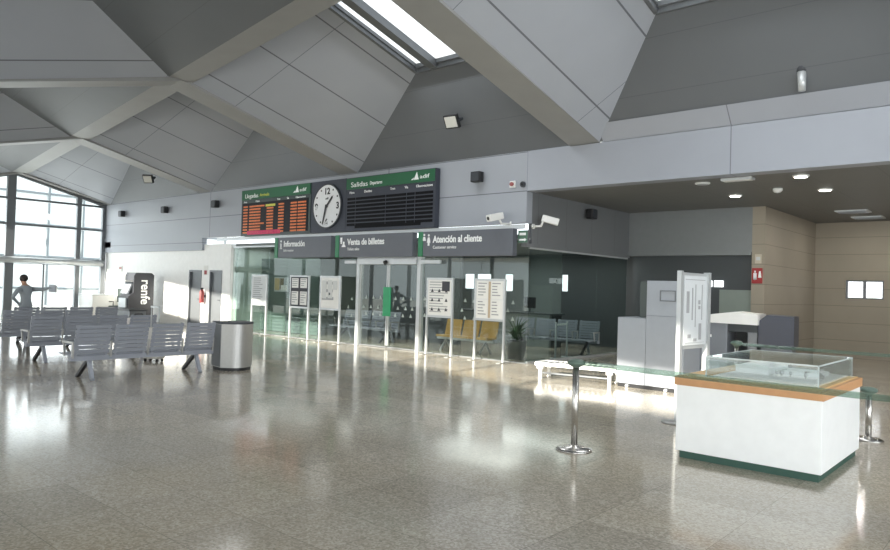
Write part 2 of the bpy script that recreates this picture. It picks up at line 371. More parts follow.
o = struct(b.build('window_1', M_frame)); g = MB(); g.box((-4.78, 24.14, 1.82), (-3.88, 24.16, 2.3)); g.build('pane', M_day, o)
b = MB(); b.box((8.6, -4.5, 0), (8.8, 24.3, .4)); b.box((8.6, -4.5, 4.0), (8.8, 24.3, 5.6)); b.box((8.6, 13.7, .4), (8.8, 24.3, 4)); struct(b.build('wall_right', M_white))
# dark glazed screen under the bulkhead
b = MB(); b.box((-9.4, 19.15, 0), (-8.85, 19.25, 2.9)); b.box((-7.0, 19.15, 0), (-6.85, 19.25, 2.15)); b.box((-8.85, 19.15, 2.15), (-6.0, 19.25, 2.9)); b.box((-6.85, 19.15, 0), (-6.0, 19.25, 2.15)); b.box((-8.85, 19.15, 0), (-7, 19.25, 2.15)); struct(b.build('wall_screen', M_intd))
b = MB(); b.box((-6.85, 19.1, 1.0), (-6.0, 19.14, 1.92)); struct(b.build('trim_3', mat('frosted_green', (128, 138, 132), .5)))
b = MB(); b.box((-7.29, 19.08, 1.99), (-7.06, 19.14, 2.16)); b.box((-6.99, 19.08, 1.99), (-6.76, 19.14, 2.16)); struct(b.build('window_2', M_day))

# ---- storefront: glass panes, door, soffit
def pane_wall(idx, x0, x1, z1=3.0, m=G_front, posts=True):
    b = MB(); b.box((x0, 13.85, 0), (x1, 13.89, .02), M_frame); b.box((x0, 13.84, z1-.05), (x1, 13.9, z1), M_framel)
    o = struct(b.build('window_%d' % idx))
    g = MB(); g.box((x0+.01, 13.865, .02), (x1-.01, 13.875, z1-.05)); g.build('pane', m, o)
    return o
def frost_marks(o, xs, zs, y):
    g = MB()
    for j, z in enumerate(zs):
        for x in xs[j % 2]:
            g.prism([(x-.05, z-.05), (x+.05, z-.05), (x, z+.05)], y-.004, y, axis='Y')
    g.build('frosted_marks', mat('frost', (170, 182, 178), .6), o)
o = pane_wall(3, -22.2, -19.0); o = pane_wall(4, -19.0, -15.5)
frost_marks(o, ([-15.75], [-15.9]), (1.35, 1.1, .85), 13.86)
o = pane_wall(5, -12.95, -10.9); frost_marks(o, ([-12.8, -11.4, -11.1], [-12.65, -11.5, -11.0]), (1.45, 1.2, 1.0), 13.86)
o = pane_wall(6, -10.9, -9.48); frost_marks(o, ([-9.9], [-10.05]), (1.45, 1.25, 1.05), 13.86)
b = MB(); b.box((-15.5, 13.8, 2.5), (-12.9, 13.92, 3.0)); struct(b.build('window_7', M_framel)); 
b = MB()
b.box((-15.5, 13.78, 0), (-15.38, 13.94, 2.5)); b.box((-13.05, 13.78, 0), (-12.93, 13.94, 2.5)); b.box((-15.38, 13.72, 2.36), (-13.05, 13.96, 2.5)); b.box((-16.0, 13.74, 2.38), (-15.5, 13.8, 2.47)); b.box((-12.93, 13.74, 2.38), (-12.2, 13.8, 2.47))
o = struct(b.build('door_3', M_framel))
for s, (x0, x1) in enumerate(((-15.36, -14.24), (-14.2, -13.07))):
    g = MB(); g.box((x0, 13.85, .02), (x1, 13.862, 2.35)); g.build('glass_leaf', G_front, o)
    g = MB(); g.box((x0, 13.84, .01), (x1, 13.875, .04), M_frame); xx = x1-.03 if s == 0 else x0; g.box((xx, 13.83, .07), (xx+.03, 13.88, 2.35), M_framel); g.build('leaf_frame', None, o)
g = MB(); g.box((-14.36, 13.79, .9), (-14.08, 13.83, 1.72)); g.build('push_plate', mat('plate_green', (40, 150, 100), .4), o)['label'] = 'green plate across the meeting stiles'
g = MB(); g.cyl((-14.2, 13.72, 2.42), (-14.2, 13.66, 2.4), .06); g.build('door_sensor', M_black, o)
frost_marks(o, ([-15.1, -14.8, -14.5, -13.9, -13.6, -13.3], [-15.2, -14.9, -14.6, -13.8, -13.5, -13.25]), (1.42, 1.15, .95), 13.84)
# side return of the storefront along the bay
for i, (y0, y1) in enumerate(((13.9, 15.4), (15.4, 17.2), (17.2, 18.95))):
    b = MB(); b.box((-9.53, y0, 0), (-9.47, y1, .05)); b.box((-9.53, y0, 2.74), (-9.47, y1, 2.78)); o = struct(b.build('window_%d' % (8+i), M_framel))
    g = MB(); g.box((-9.505, y0+.01, .05), (-9.495, y1-.01, 2.74)); g.build('pane', G_side, o)
# interior of the ticket office
b = MB(); b.box((-22.2, YW+.26, 3.0), (-9.6, 21, 3.1)); struct(b.build('ceiling_office', mat('office_ceiling', (120, 126, 124), .6)))
b = MB(); b.box((-22.2, 20.8, 0), (-15.4, 21, 3)); b.box((-15.4, 20.8, 0), (-12.6, 21, 3)); struct(b.build('wall_office_back', M_int))
b = MB(); b.box((-12.6, 20.4, 0), (-9.4, 21, 3)); struct(b.build('wall_office_dark', M_intd))
b = MB(); b.box((-22.25, 14, 0), (-22.1, 20.8, 3)); struct(b.build('wall_office_left', mat('mint_wall', (150, 166, 158), .5)))
b = MB()
for k in range(22): b.box((-22.1, 15.0, .12*k+.02), (-18.75, 15.05, .12*k+.10))
b.box((-22.1, 15.05, 0), (-18.75, 15.08, 2.62)); struct(b.build('wall_slatted', mat('slat_green', (96, 112, 106), .45)))
b = MB(); b.box((-18.0, 16.6, 0), (-17.6, 20.8, 3)); b.box((-17.6, 16.6, 0), (-13.9, 16.75, 3.0)); struct(b.build('wall_partition', M_intd))
for i, (x0, x1, z0, z1) in enumerate(((-17.1, -16.7, 1.75, 2.3), (-16.5, -15.9, 1.75, 2.3), (-15.2, -14.9, 1.7, 2.3), (-12.55, -12.35, 1.75, 2.3))):
    y = 20.78 if i < 3 else 20.38
    b = MB(); b.box((x0, y, z0), (x1, y+.02, z1)); struct(b.build('window_%d' % (11+i), M_day))

# ---- window wall at the far left
XWW = -32.5
b = MB()
for y in (5.0, 6.6, 9.88, 12.55, 13.64):
    zt = (zfar(y) if y > nY(XWW) else znear(XWW, y))-.02; ww = .16 if y == 9.88 else .09
    b.box((XWW-.12, y-ww, 0), (XWW+.06, y+ww, zt))
for z, h in ((2.38, .15), (3.86, .045), (4.92, .045)):
    y1 = 13.7 if z < 4.9 else 13.6
    b.box((XWW-.1, 5, z-h), (XWW+.08, y1, z+h))
b.bar((XWW, 10.0, zfar(10.0)-.08), (XWW, 13.7, zfar(13.7)-.08), .14, .12); b.bar((XWW, 5, znear(XWW, 5)-.08), (XWW, 10, zfar(10.0)-.08), .14, .12)
for y in (11.2, 8.3): b.box((XWW-.05, y-.03, 0), (XWW+.03, y+.03, 2.3))
o = struct(b.build('window_15', M_frame))
g = MB(); g.prism([(5, .02), (13.7, .02), (13.7, 5.0), (nY(XWW), nZ(XWW)-.05), (5, 4.7)], XWW-.03, XWW-.02, axis='X'); g.build('pane', G_clear, o)
g = MB(); g.cyl((XWW+.1, 5, 2.38), (XWW+.1, 13.6, 2.38), .13); g.build('tube_rail', M_framel, o)
# ---- platform facade behind the camera: mullions, and an unseen canopy outside sized to block low sun
b = MB()
for k in range(21):
    x = -33+2.05*k; b.box((x-.05, fy(x)-.08, 0), (x+.05, fy(x)+.08, 5.0))
for z in (.1, 3.72): b.bar((-33, fy(-33), z), (9, fy(9), z), .12, .14)
b.bar((-33, fy(-33), 5.2), (9, fy(9), 5.2), .3, .4)
struct(b.build('window_16', M_frame))
b = MB(); b.bar((-2.4, fy(-2.4), 4.4), (9.5, fy(9.5), 4.4), .06, 1.4); struct(b.build('sun_block_panel', M_white))  # unseen solid panel, added to keep direct sun off the model case
b = MB(); 
P = [(-34, fy(-34)-.1), (10, fy(10)-.1), (9, fy(9)-14), (-35, fy(-35)-14)]
b.prism(P, 3.5, 3.78); struct(b.build('sun_block_canopy', M_white))  # unseen slab, made deep enough to keep low sun off the near floor

# ================================================================ BUILDING ACROSS THE YARD
t = thing('glazed_building', 'pale gridded glass building seen outside through the window wall', 'building', (-46, 12, 0))
b = MB(); b.box((-.4, -16, 0), (0, 16, 11)); b.build('wall', mat('pale_facade', (226, 230, 232), .7), t)
b = MB()
for k in range(17): b.box((0, -16+2*k-.06, 0), (.12, -16+2*k+.06, 11))
for k in range(6): b.box((0, -16, 1+1.9*k-.06), (.1, 16, 1+1.9*k+.06))
b.build('glazing_grid', mat('grid_grey', (110, 118, 124), .6), t)
b = MB(); b.bar((.5, -12, 9.5), (3.5, 3, 5.0), .35, .3); b.build('sloping_canopy_edge', M_framel, t)


# ================================================================ BOARDS AND SIGNS ON THE BACK WALL
YB = 13.5
def display(name, label, x0, x1, z0, z1, loc_title, sub, lit):
    w_ = x1-x0; h = z1-z0
    t = thing(name, label, 'display board', ((x0+x1)/2, YB, z0)); L = -w_/2
    b = MB(); b.box((L, 0, 0), (-L, .17, h)); b.build('housing', M_boardg if not lit else mat('board_teal', (58, 70, 70), .4), t)
    b = MB(); b.box((L+.02, -.02, h-.34), (-L-.02, 0, h-.02)); b.build('header_band', M_greend, t)['label'] = 'green band along the top'
    words(loc_title, .2, w_*.2, M_txt, t, (L+.22, -.025, h-.28)); words(sub, .14, w_*.14, M_ledy if lit else M_txt, t, (L+.22+w_*.23, -.025, h-.26))
    e = -L-.75
    b = MB(); b.prism([(e-.02, h-.26), (e+.16, h-.26), (e+.09, h-.06)], -.03, -.02, axis='Y'); b.prism([(e-.12, h-.26), (e-.04, h-.26), (e-.02, h-.2)], -.03, -.02, axis='Y'); b.build('emblem', M_txt, t)
    words('adif', .15, .34, M_txt, t, (e+.2, -.025, h-.24))
    return t, L, w_, h
t, L, w_, h = display('arrivals_board', 'green topped display board with lit orange rows of train times, left of the clock', -21.2, -17.4, 3.31, 4.88, 'Llegadas', 'Arrivals', True)
b = MB(); b.box((L+.08, -.02, .08), (-L-.12, 0, h-.46)); b.build('screen', M_screen, t)
heads = ((.02, 'Hora'), (.2, 'Origen'), (.52, 'Tren'), (.66, 'Via'), (.78, 'Observaciones'))
for f, s in heads: words(s, .085, None, M_txt, t, (L+.1+f*w_, -.025, h-.44))
rows = 10; rng = random.Random(4)
for r in range(rows):
    z = h-.58-r*.098
    b = MB()
    cols = [(.02, .09), (.12, .3), (.40, .5), (.58, .66), (.76, .85), (.865, .98)]
    if r in (0, 6): cols[1] = (.12, .36)
    for c, (f0, f1) in enumerate(cols):
        if c == 2 and r == 0: continue
        x = L+.08+f0*(w_-.2); end = L+.08+f1*(w_-.2)
        while x < end:
            dx = rng.uniform(.035, .075); b.box((x, -.026, z-.024), (min(x+dx, end), -.02, z+.028)); x += dx+.014
    b.build('led_row', M_led, t)
b = MB(); b.box((L+.08+.36*w_, -.026, h-.62), (L+.08+.5*w_, -.02, h-.545)); b.build('led_note', M_ledy, t)['label'] = 'yellow lit word in the first row'
b = MB(); x = L+.42
while x < L+2.2:
    dx = rng.uniform(.05, .1); b.box((x, -.028, .04), (x+dx, -.02, .17)); x += dx+.015
b.build('led_message', M_ledp, t)['label'] = 'pink red scrolling message row'
# clock between the boards
t = thing('station_clock', 'large round white station clock on a dark panel between two display boards', 'clock', (-16.58, YB, 4.1))
b = MB(); b.box((-.8, .01, -.79), (.82, .2, .78)); b.build('backing_panel', M_boardg, t)
b = MB(); b.cyl((0, -.03, 0), (0, .01, 0), .66, n=48); b.build('face', mat('clock_white', (214, 216, 218), .5), t)
b = MB()
for k in range(48):
    a0, a1 = 2*PI*k/48, 2*PI*(k+1)/48
    b.prism([(.64*math.cos(a0), .64*math.sin(a0)), (.68*math.cos(a0), .68*math.sin(a0)), (.68*math.cos(a1), .68*math.sin(a1)), (.64*math.cos(a1), .64*math.sin(a1))], -.05, .01, axis='Y')
b.build('rim', M_dark, t)
b = MB()
for k in range(12):
    if k % 3 == 0: continue
    a = PI/2-k*PI/6; b.box((.55*math.cos(a)-.025, -.036, .55*math.sin(a)-.025), (.55*math.cos(a)+.025, -.03, .55*math.sin(a)+.025))
b.build('hour_marks', M_black, t)
for s, x, z in (('12', 0, .36), ('3', .5, -.09), ('6', 0, -.57), ('9', -.49, -.09)): words(s, .27, None, M_black, t, (x, -.034, z), name='numeral', align='CENTER', bold=.008)
b = MB(); b.bar((0, -.045, 0), (.26, -.045, .27), .012, .06, up=(0, 0, 1)); b.prism([(-.03, -.03), (.04, -.02), (.3, .31)], -.05, -.04, axis='Y'); b.build('hour_hand', M_black, t)
b = MB(); b.prism([(-.04, .05), (.04, .03), (-.14, -.55), (-.18, -.54)], -.06, -.052, axis='Y'); b.cyl((0, -.065, 0), (0, -.03, 0), .05); b.build('minute_hand', M_black, t)
words('adif', .1, None, M_inkd, t, (0, -.034, .2), align='CENTER')
t, L, w_, h = display('departures_board', 'green topped display board with dark unlit rows, right of the clock', -15.74, -12.22, 3.31, 4.87, 'Salidas', 'Departures', False)
for f, s in ((.02, 'Hora'), (.2, 'Destino'), (.5, 'Tren'), (.66, 'Via'), (.78, 'Observaciones')): words(s, .1, None, M_txt, t, (L+.1+f*w_, -.025, h-.47))
for r in range(8):
    z = h-.62-r*.107
    b = MB()
    for f0, f1 in ((.02, .115), (.125, .47), (.48, .70), (.71, .79), (.80, .98)):
        b.box((L+f0*w_, -.012, z-.04), (L+f1*w_, 0.001, z+.032))
    b.build('display_row', M_screen2, t)
b = MB(); b.box((L+.12*w_, -.012, .08), (L+.86*w_, 0.001, .16)); b.build('message_row', M_screen2, t)

def sign(x0, x1, title, sub, label, f0, f1, pict):
    w_ = x1-x0
    t = thing('hanging_sign', label, 'sign', ((x0+x1)/2, 13.44, 2.55), group=None); L = -w_/2
    b = MB(); b.box((L+.16, 0, 0), (-L, .18, .65), bev=.008); b.build('panel', M_sign, t)
    b = MB(); b.box((L, -.02, -.0), (L+.16, .2, .65), bev=.008); b.build('end_cap', M_green, t)['label'] = 'green left end of the sign'
    for x in (L+.5, -L-.4):
        b = MB(); b.box((x-.04, .18, .2), (x+.04, .27, .5)); b.build('wall_bracket', M_framel, t)
    words(title, .25, (f1-f0)*w_, M_txt, t, (L+f0*w_, -.006, .36), bold=.006); words(sub, .11, None, M_txt, t, (L+f0*w_, -.006, .2))
    b = MB(); px = L+(f0-.05)*w_
    if pict == 'i':
        b.box((px-.04, -.008, .28), (px+.02, 0, .46)); b.box((px-.065, -.008, .28), (px+.045, 0, .31)); b.box((px-.065, -.008, .44), (px+.0, 0, .46)); b.cyl((px-.01, -.008, .53), (px-.01, 0, .53), .035)
    elif pict == 'ticket':
        px -= .06; b.box((px-.1, -.008, .45), (px-.02, 0, .58)); b.cyl((px-.06, -.008, .42), (px-.06, 0, .42), .03); b.prism([(px-.04, .3), (px+.14, .3), (px+.09, .38), (px+.01, .38)], -.008, 0, axis='Y'); b.cyl((px+.05, -.008, .42), (px+.05, 0, .42), .04)
    else:
        px -= .06
        for dx, dz in ((-.1, .05), (.06, 0)):
            b.cyl((px+dx, -.008, .55+dz*.3), (px+dx, 0, .55+dz*.3), .03); b.prism([(px+dx-.06, .36+dz), (px+dx+.06, .36+dz), (px+dx+.03, .5+dz*.3), (px+dx-.03, .5+dz*.3)], -.008, 0, axis='Y')
        b.box((px+.03, -.008, .28), (px+.09, 0, .36))
    b.build('pictogram', M_txt, t)
    return t
sign(-19.1, -16.3, 'Información', 'Information', 'dark grey sign reading Información with a white i pictogram', .17, .55, 'i')
sign(-16.08, -12.93, 'Venta de billetes', 'Ticket sales', 'dark grey sign reading Venta de billetes above the glass doors', .17, .66, 'ticket')
sign(-12.71, -9.66, 'Atención al cliente', 'Customer service', 'dark grey sign reading Atención al cliente beside the emergency exit sign', .17, .70, 'people')
t = thing('exit_sign', 'small green emergency exit sign at the right end of the grey signs', 'sign', (-9.5, 13.62, 2.86))
b = MB(); b.box((-.14, 0, 0), (.14, .07, .3)); b.build('box', M_frame, t)
b = MB(); b.box((-.13, -.006, .01), (.13, 0, .29)); b.build('face', mat('exit_green', (78, 112, 94), .5), t)
b = MB(); b.box((-.09, -.01, .18), (.09, -.006, .24)); b.prism([(-.1, .055), (.05, .055), (.05, .035), (.11, .075), (.05, .115), (.05, .095), (-.1, .095)], -.01, -.006, axis='Y'); b.build('arrow', M_txt, t)
# ---- speakers, cameras, floodlights
def speaker(x, y, z, label, rz=0):
    t = thing('wall_speaker', label, 'speaker', (x, y, z), rz, 'black box speakers on the upper walls')
    b = MB(); b.box((-.145, -.22, -.13), (.145, -.04, .13), bev=.02); b.build('cabinet', M_black, t)
    b = MB(); b.box((-.12, -.23, -.105), (.12, -.22, .105)); b.build('grille', M_dark, t)
    b = MB(); b.box((-.05, -.04, -.06), (.05, 0, .06)); b.build('bracket', M_frame, t)
for x, z, l in ((-30.6, 4.54, 'black box speaker on the wall nearest the window wall'), (-26.8, 4.52, 'black box speaker on the wall above the two grey doors, left of the board'), (-23.05, 4.54, 'black box speaker on the wall just left of the orange lit board'), (-10.9, 4.53, 'black box speaker on the wall right of the dark unlit board')):
    speaker(x, YW, z, l)
speaker(-9.44, 16.5, 3.82, 'black box speaker on the grey side panel of the open bay', PI/2)
def cctv(loc, rz, label, d=(0, -1)):
    t = thing('security_camera', label, 'camera', loc, rz)
    b = MB(); b.box((-.1, -.52, -.02), (.10, -.04, .16), bev=.02); o = b.build('housing', M_white, t); o.rotation_euler = (math.radians(14), 0, math.radians(35)); o.location = (0, -.2, .02); o.scale = (.9, .85, .9)
    g = MB(); g.cyl((0, -.53, .07), (0, -.51, .07), .05); g.build('lens', M_black, o)
    b = MB(); b.cyl((0, 0, -.12), (0, -.04, -.12), .06); b.tube([(0, -.03, -.12), (0, -.24, -.12), (0, -.3, 0)], .025); b.build('arm', M_white, t)
cctv((-9.9, YW, 3.45), -.9, 'white security camera on the wall above the emergency exit sign')
cctv((-9.475, 13.98, 3.4), PI/2, 'white security camera on the grey side panel of the open bay')
def flood(loc, nrm, label):
    t = thing('floodlight', label, 'floodlight', loc); q = Vector(nrm).to_track_quat('Z', 'Y'); t.rotation_mode = 'QUATERNION'; t.rotation_quaternion = q
    b = MB(); b.box((-.2, -.17, .1), (.2, .17, .2), bev=.02); b.build('housing', M_black, t)
    b = MB(); b.box((-.16, -.13, .2), (.16, .13, .21)); b.build('lens', mat('flood_lens', (196, 196, 190), .4), t)
    b = MB(); b.bar((-.21, 0, 0), (-.21, 0, .17), .02, .05); b.bar((.21, 0, 0), (.21, 0, .17), .02, .05); b.box((-.22, -.03, -.02), (.22, .03, .02)); b.build('bracket', M_dark, t)
flood((-11.1, 12.9, 5.86), (.1, -.86, -.5), 'square floodlight on the sloping ceiling above the dark unlit board')
flood((-26.9, 12.98, 5.74), (.5, -.7, -.5), 'square floodlight on the sloping ceiling at the left near the window wall')
t = thing('ceiling_spotlight', 'grey cylindrical spotlight on the sloping ceiling above the open bay', 'spotlight', (-3.4, 13.25, 5.38))
b = MB(); b.cyl((0, 0, 0), (0, -.03, .34), .06, .075); b.build('arm', M_framel, t)
b = MB(); b.lathe([(.05, .3), (.11, .34), (.13, .42), (.10, .47)], n=18); b.build('head', M_dark, t)
t = thing('alarm_sounder', 'small red and white alarm sounder on the wall near the bay corner', 'alarm', (-9.87, YW, 4.28)); b = MB(); b.box((-.08, -.06, -.08), (.08, 0, .08), bev=.015); b.build('base', M_white, t); b = MB(); b.cyl((0, -.1, 0), (0, -.06, 0), .05); b.build('lens', mat('lens_red', (150, 84, 84), .5), t)
t = thing('wall_detector', 'small dark round detector on the wall corner beside the alarm sounder', 'detector', (-9.58, YW, 4.26)); b = MB(); b.cyl((0, -.05, 0), (0, 0, 0), .07); b.build('body', M_dark, t); b = MB(); b.cyl((0, -.07, 0), (0, -.05, 0), .03); b.build('eye', M_black, t)

# ---- ceiling of the bay
dl = ((-3.71, 14.5, 1, 'lit round downlight nearest the header beam of the open bay'), (-3.75, 16.55, 1, 'lit round downlight right of the smoke detector, second from the header'), (-5.64, 16.6, 1, 'lit round downlight left of the smoke detector'), (-5.6, 14.5, 0, 'unlit round downlight beside the header beam of the open bay'))
for x, y, lit, l in dl:
    t = thing('downlight', l, 'downlight', (x, y, 4.1)); b = MB(); b.lathe([(.15, 0), (.15, -.025), (.12, -.03)]); b.build('trim_ring', M_white, t); b = MB(); b.cyl((0, 0, -.04), (0, 0, -.03), .115, n=20); b.build('lens', M_lamp if lit else M_framel, t)
for x, y, l in ((-4.08, 21, 'pale air grille in the bay ceiling, nearer of two'), (-4.03, 22.7, 'pale air grille in the bay ceiling, nearer the stone back wall')):
    t = thing('air_grille', l, 'air grille', (x, y, 4.1), group='air grilles in the bay ceiling'); b = MB(); b.box((-.38, -.3, -.03), (.38, .3, 0)); b.build('frame', M_framel, t)
    b = MB()
    for k in range(6): b.box((-.32, -.25+k*.09, -.045), (.32, -.2+k*.09, -.03))
    b.build('slats', M_cab, t)
t = thing('smoke_detector', 'small white smoke detector on the bay ceiling between downlights', 'smoke detector', (-4.55, 16.0, 4.1)); b = MB(); b.lathe([(.1, 0), (.1, -.05), (.06, -.09)], n=18); b.build('body', M_white, t); b = MB(); b.cyl((0, 0, -.1), (0, 0, -.088), .03); b.build('sensor', M_framel, t)
t = thing('ceiling_panel_light', 'flat pale panel lamp under the edge of the header beam', 'ceiling light', (-4.8, 14.25, 4.1)); b = MB(); b.box((-.3, -.12, -.05), (.3, .12, 0), bev=.01); b.build('body', M_framel, t); b = MB(); b.box((-.26, -.09, -.056), (.26, .09, -.05)); b.build('diffuser', M_white, t)
for x, y, l in ((-9.75, 14.3, 'flat lit ceiling lamp inside the glass office at its corner'),  (-10.3, 16.9, 'flat lit ceiling lamp deeper inside the glass office')):
    t = thing('office_ceiling_light', l, 'ceiling light', (x, y, 3.0)); b = MB(); b.lathe([(.22, 0), (.22, -.04), (.18, -.05)]); b.build('rim', M_white, t); b = MB(); b.cyl((0, 0, -.06), (0, 0, -.05), .17, n=20); b.build('diffuser', M_lamp, t)
# fire sign
t = thing('fire_sign', 'red fire extinguisher sign on the corner of the stone wall', 'sign', (-5.85, 18.99, 2.1)); b = MB(); b.box((-.13, -.02, 0), (.13, 0, .4)); b.build('panel', M_red, t)
b = MB(); b.cyl((-.05, -.026, .12), (-.05, -.02, .12), .03); b.box((-.09, -.026, .1), (-.01, -.02, .27)); b.box((-.07, -.026, .28), (-.03, -.02, .33)); b.prism([(.03, .15), (.11, .15), (.09, .32), (.05, .32)], -.026, -.02, axis='Y'); b.build('pictogram', M_txt, t)
t = thing('wall_plate', 'small pale square plate on the stone wall above the fire sign', 'plate', (-5.83, 18.99, 2.62)); b = MB(); b.box((-.08, -.02, 0), (.08, 0, .24)); b.build('panel', mat('plate_beige', (186, 176, 158), .5), t); b = MB(); b.box((-.05, -.026, .08), (.05, -.02, .17)); b.build('push_pad', M_framel, t)

# ================================================================ NOTICE STANDS
def stand(x, y, w_, label, style, ang=0, h=2.0, bot=.98):
    t = thing('notice_stand', label, 'notice stand', (x, y, 0), ang, 'notice stands in front of the glass office'); a = w_/2
    for s in (-1, 1):
        b = MB(); b.box((s*a-.025, -.025, .015), (s*a+.025, .025, h)); o = b.build('post', M_framel, t)
        g = MB(); g.box((s*a-.06, -.2, 0), (s*a+.06, .2, .015)); g.build('foot_plate', M_steel, o)
    b = MB(); b.box((-a+.025, -.02, bot), (a-.025, .02, h)); b.build('board', M_inkd if style == 'info' else M_white, t)
    for z0, z1 in ((bot, bot+.05), (h-.05, h)):
        b = MB(); b.box((-a+.025, -.03, z0), (a-.025, .03, z1)); b.build('frame_rail', M_framel, t)
    rg = random.Random(int(abs(x)*10)); hh = h-bot-.12
    def sheet(x0, x1, z0, z1, n=6, m=M_paper):
        b = MB(); b.box((x0, -.026, z0), (x1, -.021, z1)); o = b.build('sheet', m, t)
        b = MB()
        for k in range(n):
            z = z1-(z1-z0)*(k+.8)/(n+.8); b.box((x0+.03, -.029, z), (x0+(x1-x0)*rg.uniform(.5, .9), -.026, z+(z1-z0)*.3/n))
        b.build('print', M_ink, o)
    z0, z1, W = bot+.07, h-.07, a-.06
    if style == 'info':
        for xx in (-W, .03):
            sheet(xx+.02, xx+W-.05, z0+hh*.62, z1-.02, 4); sheet(xx+.02, xx+W-.05, z0+.03, z0+hh*.5, 5)
    elif style == 'map':
        sheet(-W, W, z0, z1, 12); b = MB(); b.box((W-.28, -.032, z1-.27), (W-.02, -.029, z1-.02)); b.build('photo', M_inkd, t)
        b = MB()
        for k in range(9):
            xx = -W+.08+(k % 3)*.24; zz = z0+.1+(k//3)*.24; b.prism([(xx, zz), (xx+.1, zz), (xx+.05, zz+.09)], -.033, -.03, axis='Y')
        b.build('small_drawings', M_inkd, t)
    elif style == 'pairs':
        b = MB(); b.box((-.03, -.03, z0), (.03, -.021, z1)); b.build('centre_strip', mat('strip_tan', (190, 172, 146), .6), t)
        for xx in (-W, .05):
            sheet(xx, xx+W-.05, z0+hh*.52, z1, 5); sheet(xx, xx+W-.05, z0, z0+hh*.48, 5)
    elif style == 'collage':
        sheet(-W, W, z0, z1, 3)
        for (u, v) in ((.05, .6), (.38, .62), (.68, .6), (.05, .3), (.4, .32)):
            b = MB(); xx = -W+u*2*W; zz = z0+v*hh; b.box((xx, -.034, zz), (xx+.2, -.03, zz+.27)); b.build('leaflet', mat('leaflet', (206, 208, 206), .7), t)
        b = MB(); b.box((-.03, -.037, z0+hh*.42), (.03, -.034, z0+hh*.5)); b.build('photo', M_inkd, t)
    else:
        sheet(-W, W, z0, z1, 12, mat('paper_grey', (214, 218, 218), .7))
    return t
stand(-19.97, 13.5, .82, 'pale notice stand with one grey sheet, furthest left, nearest the grey doors', 'plain')
stand(-17.8, 13.5, .92, 'notice stand with four white sheets on a dark board, left under the Información sign', 'info')
stand(-16.32, 13.5, .9, 'notice stand with overlapping white leaflets, left of the glass doors', 'collage')
stand(-11.95, 13.5, .86, 'notice stand with a dark photo in its top corner, right of the glass doors', 'map')
stand(-10.33, 13.5, .88, 'notice stand with two columns of sheets and a tan strip between, beside the plant', 'pairs')
t = thing('wall_notice', 'small beige framed notice on the slatted wall between two stands', 'notice', (-20.8, 14.98, 1.43)); b = MB(); b.box((-.42, -.03, 0), (.42, 0, .52)); b.build('frame', M_framel, t)
for x0, x1, z0, z1, m in ((-.38, -.1, .06, .48, mat('notice_tan', (196, 176, 130), .6)), (-.06, .15, .1, .48, mat('notice_brown', (120, 108, 86), .6)), (.0, .36, .05, .24, M_paper)):
    b = MB(); b.box((x0, -.036-.002*(x0 > -.05), z0), (x1, -.03, z1)); b.build('sheet', m, t)
# tall plan board beside the case
t = thing('plan_board', 'tall silver framed board with a printed plan, standing behind the model case', 'notice stand', (-3.86, 9.76, 0), math.radians(86))
b = MB(); b.box((-.44, -.03, .03), (-.37, .03, 2.08)); o = b.build('post', M_framel, t); g = MB(); g.lathe([(.2, 0), (.2, .015), (.05, .03)], (-.42, 0, 0), m=M_steel); g.build('foot_plate', M_steel, o)
b = MB(); b.box((.39, -.04, .03), (.47, .04, 2.08)); o = b.build('post', M_framel, t); g = MB(); g.lathe([(.2, 0), (.2, .015), (.05, .03)], (.43, 0, 0), m=M_steel); g.build('foot_plate', M_steel, o)
b = MB(); b.box((-.37, -.02, 1.0), (.39, .02, 2.06)); b.build('board', M_framel, t)
b = MB(); b.box((-.33, -.026, 1.05), (.35, -.02, 2.02)); o = b.build('plan_sheet', mat('plan_paper', (206, 210, 212), .6), t)
b = MB()
for (x0, x1, z0, z1) in ((-.26, -.18, 1.5, 1.8), (-.1, -.07, 1.4, 1.85), (.0, .02, 1.3, 1.9), (.1, .16, 1.55, 1.6), (.1, .16, 1.62, 1.68), (.12, .2, 1.12, 1.35), (-.22, -.12, 1.15, 1.2), (-.05, .06, 1.1, 1.14), (.2, .22, 1.4, 1.9), (-.3, .3, 1.96, 1.97), (-.3, .3, 1.08, 1.085)): b.box((x0, -.03, z0), (x1, -.026, z1))
b.build('drawing', M_ink, o)

# ================================================================ MODEL CASE
t = thing('model_case', 'white display plinth with wooden edge and clear cover over a station model', 'display case', (-2.36, 8.22, 0))
b = MB(); b.box((-.69, -.8, 0), (.67, .82, .08)); b.build('plinth', M_plinth, t)
b = MB(); b.box((-.72, -.84, .08), (.70, .85, .78), bev=.004); b.build('body', mat('case_white', (238, 240, 240), .35), t)
b = MB(); b.box((-.74, -.86, .78), (.72, .87, .875), bev=.006); b.build('edge_band', M_wood, t)
b = MB(); b.box((-.70, -.82, .875), (.68, .83, .885)); b.build('top_board', M_woodl, t)
b = MB(); x0, x1, y0, y1, z0, z1 = -.46, .64, -.72, .76, .885, 1.09
for p, q in (((x0, y0, z0), (x1, y0+.012, z1)), ((x0, y1-.012, z0), (x1, y1, z1)), ((x0, y0+.012, z0), (x0+.012, y1-.012, z1)), ((x1-.012, y0+.012, z0), (x1, y1-.012, z1)), ((x0, y0, z1), (x1, y1, z1+.012))): b.box(p, q)
b.build('clear_cover', G_acry, t)
b = MB()
for x, y in ((x0, y0), (x1-.012, y0), (x0, y1-.012), (x1-.012, y1-.012)): b.box((x, y, z0), (x+.012, y+.012, z1+.012))
for y in (y0, y1-.01): b.box((x0, y, z1), (x1, y+.01, z1+.014))
for x in (x0, x1-.01): b.box((x, y0, z1), (x+.01, y1, z1+.014))
b.build('cover_edges', mat('acrylic_edge', (206, 214, 214), .25), t)
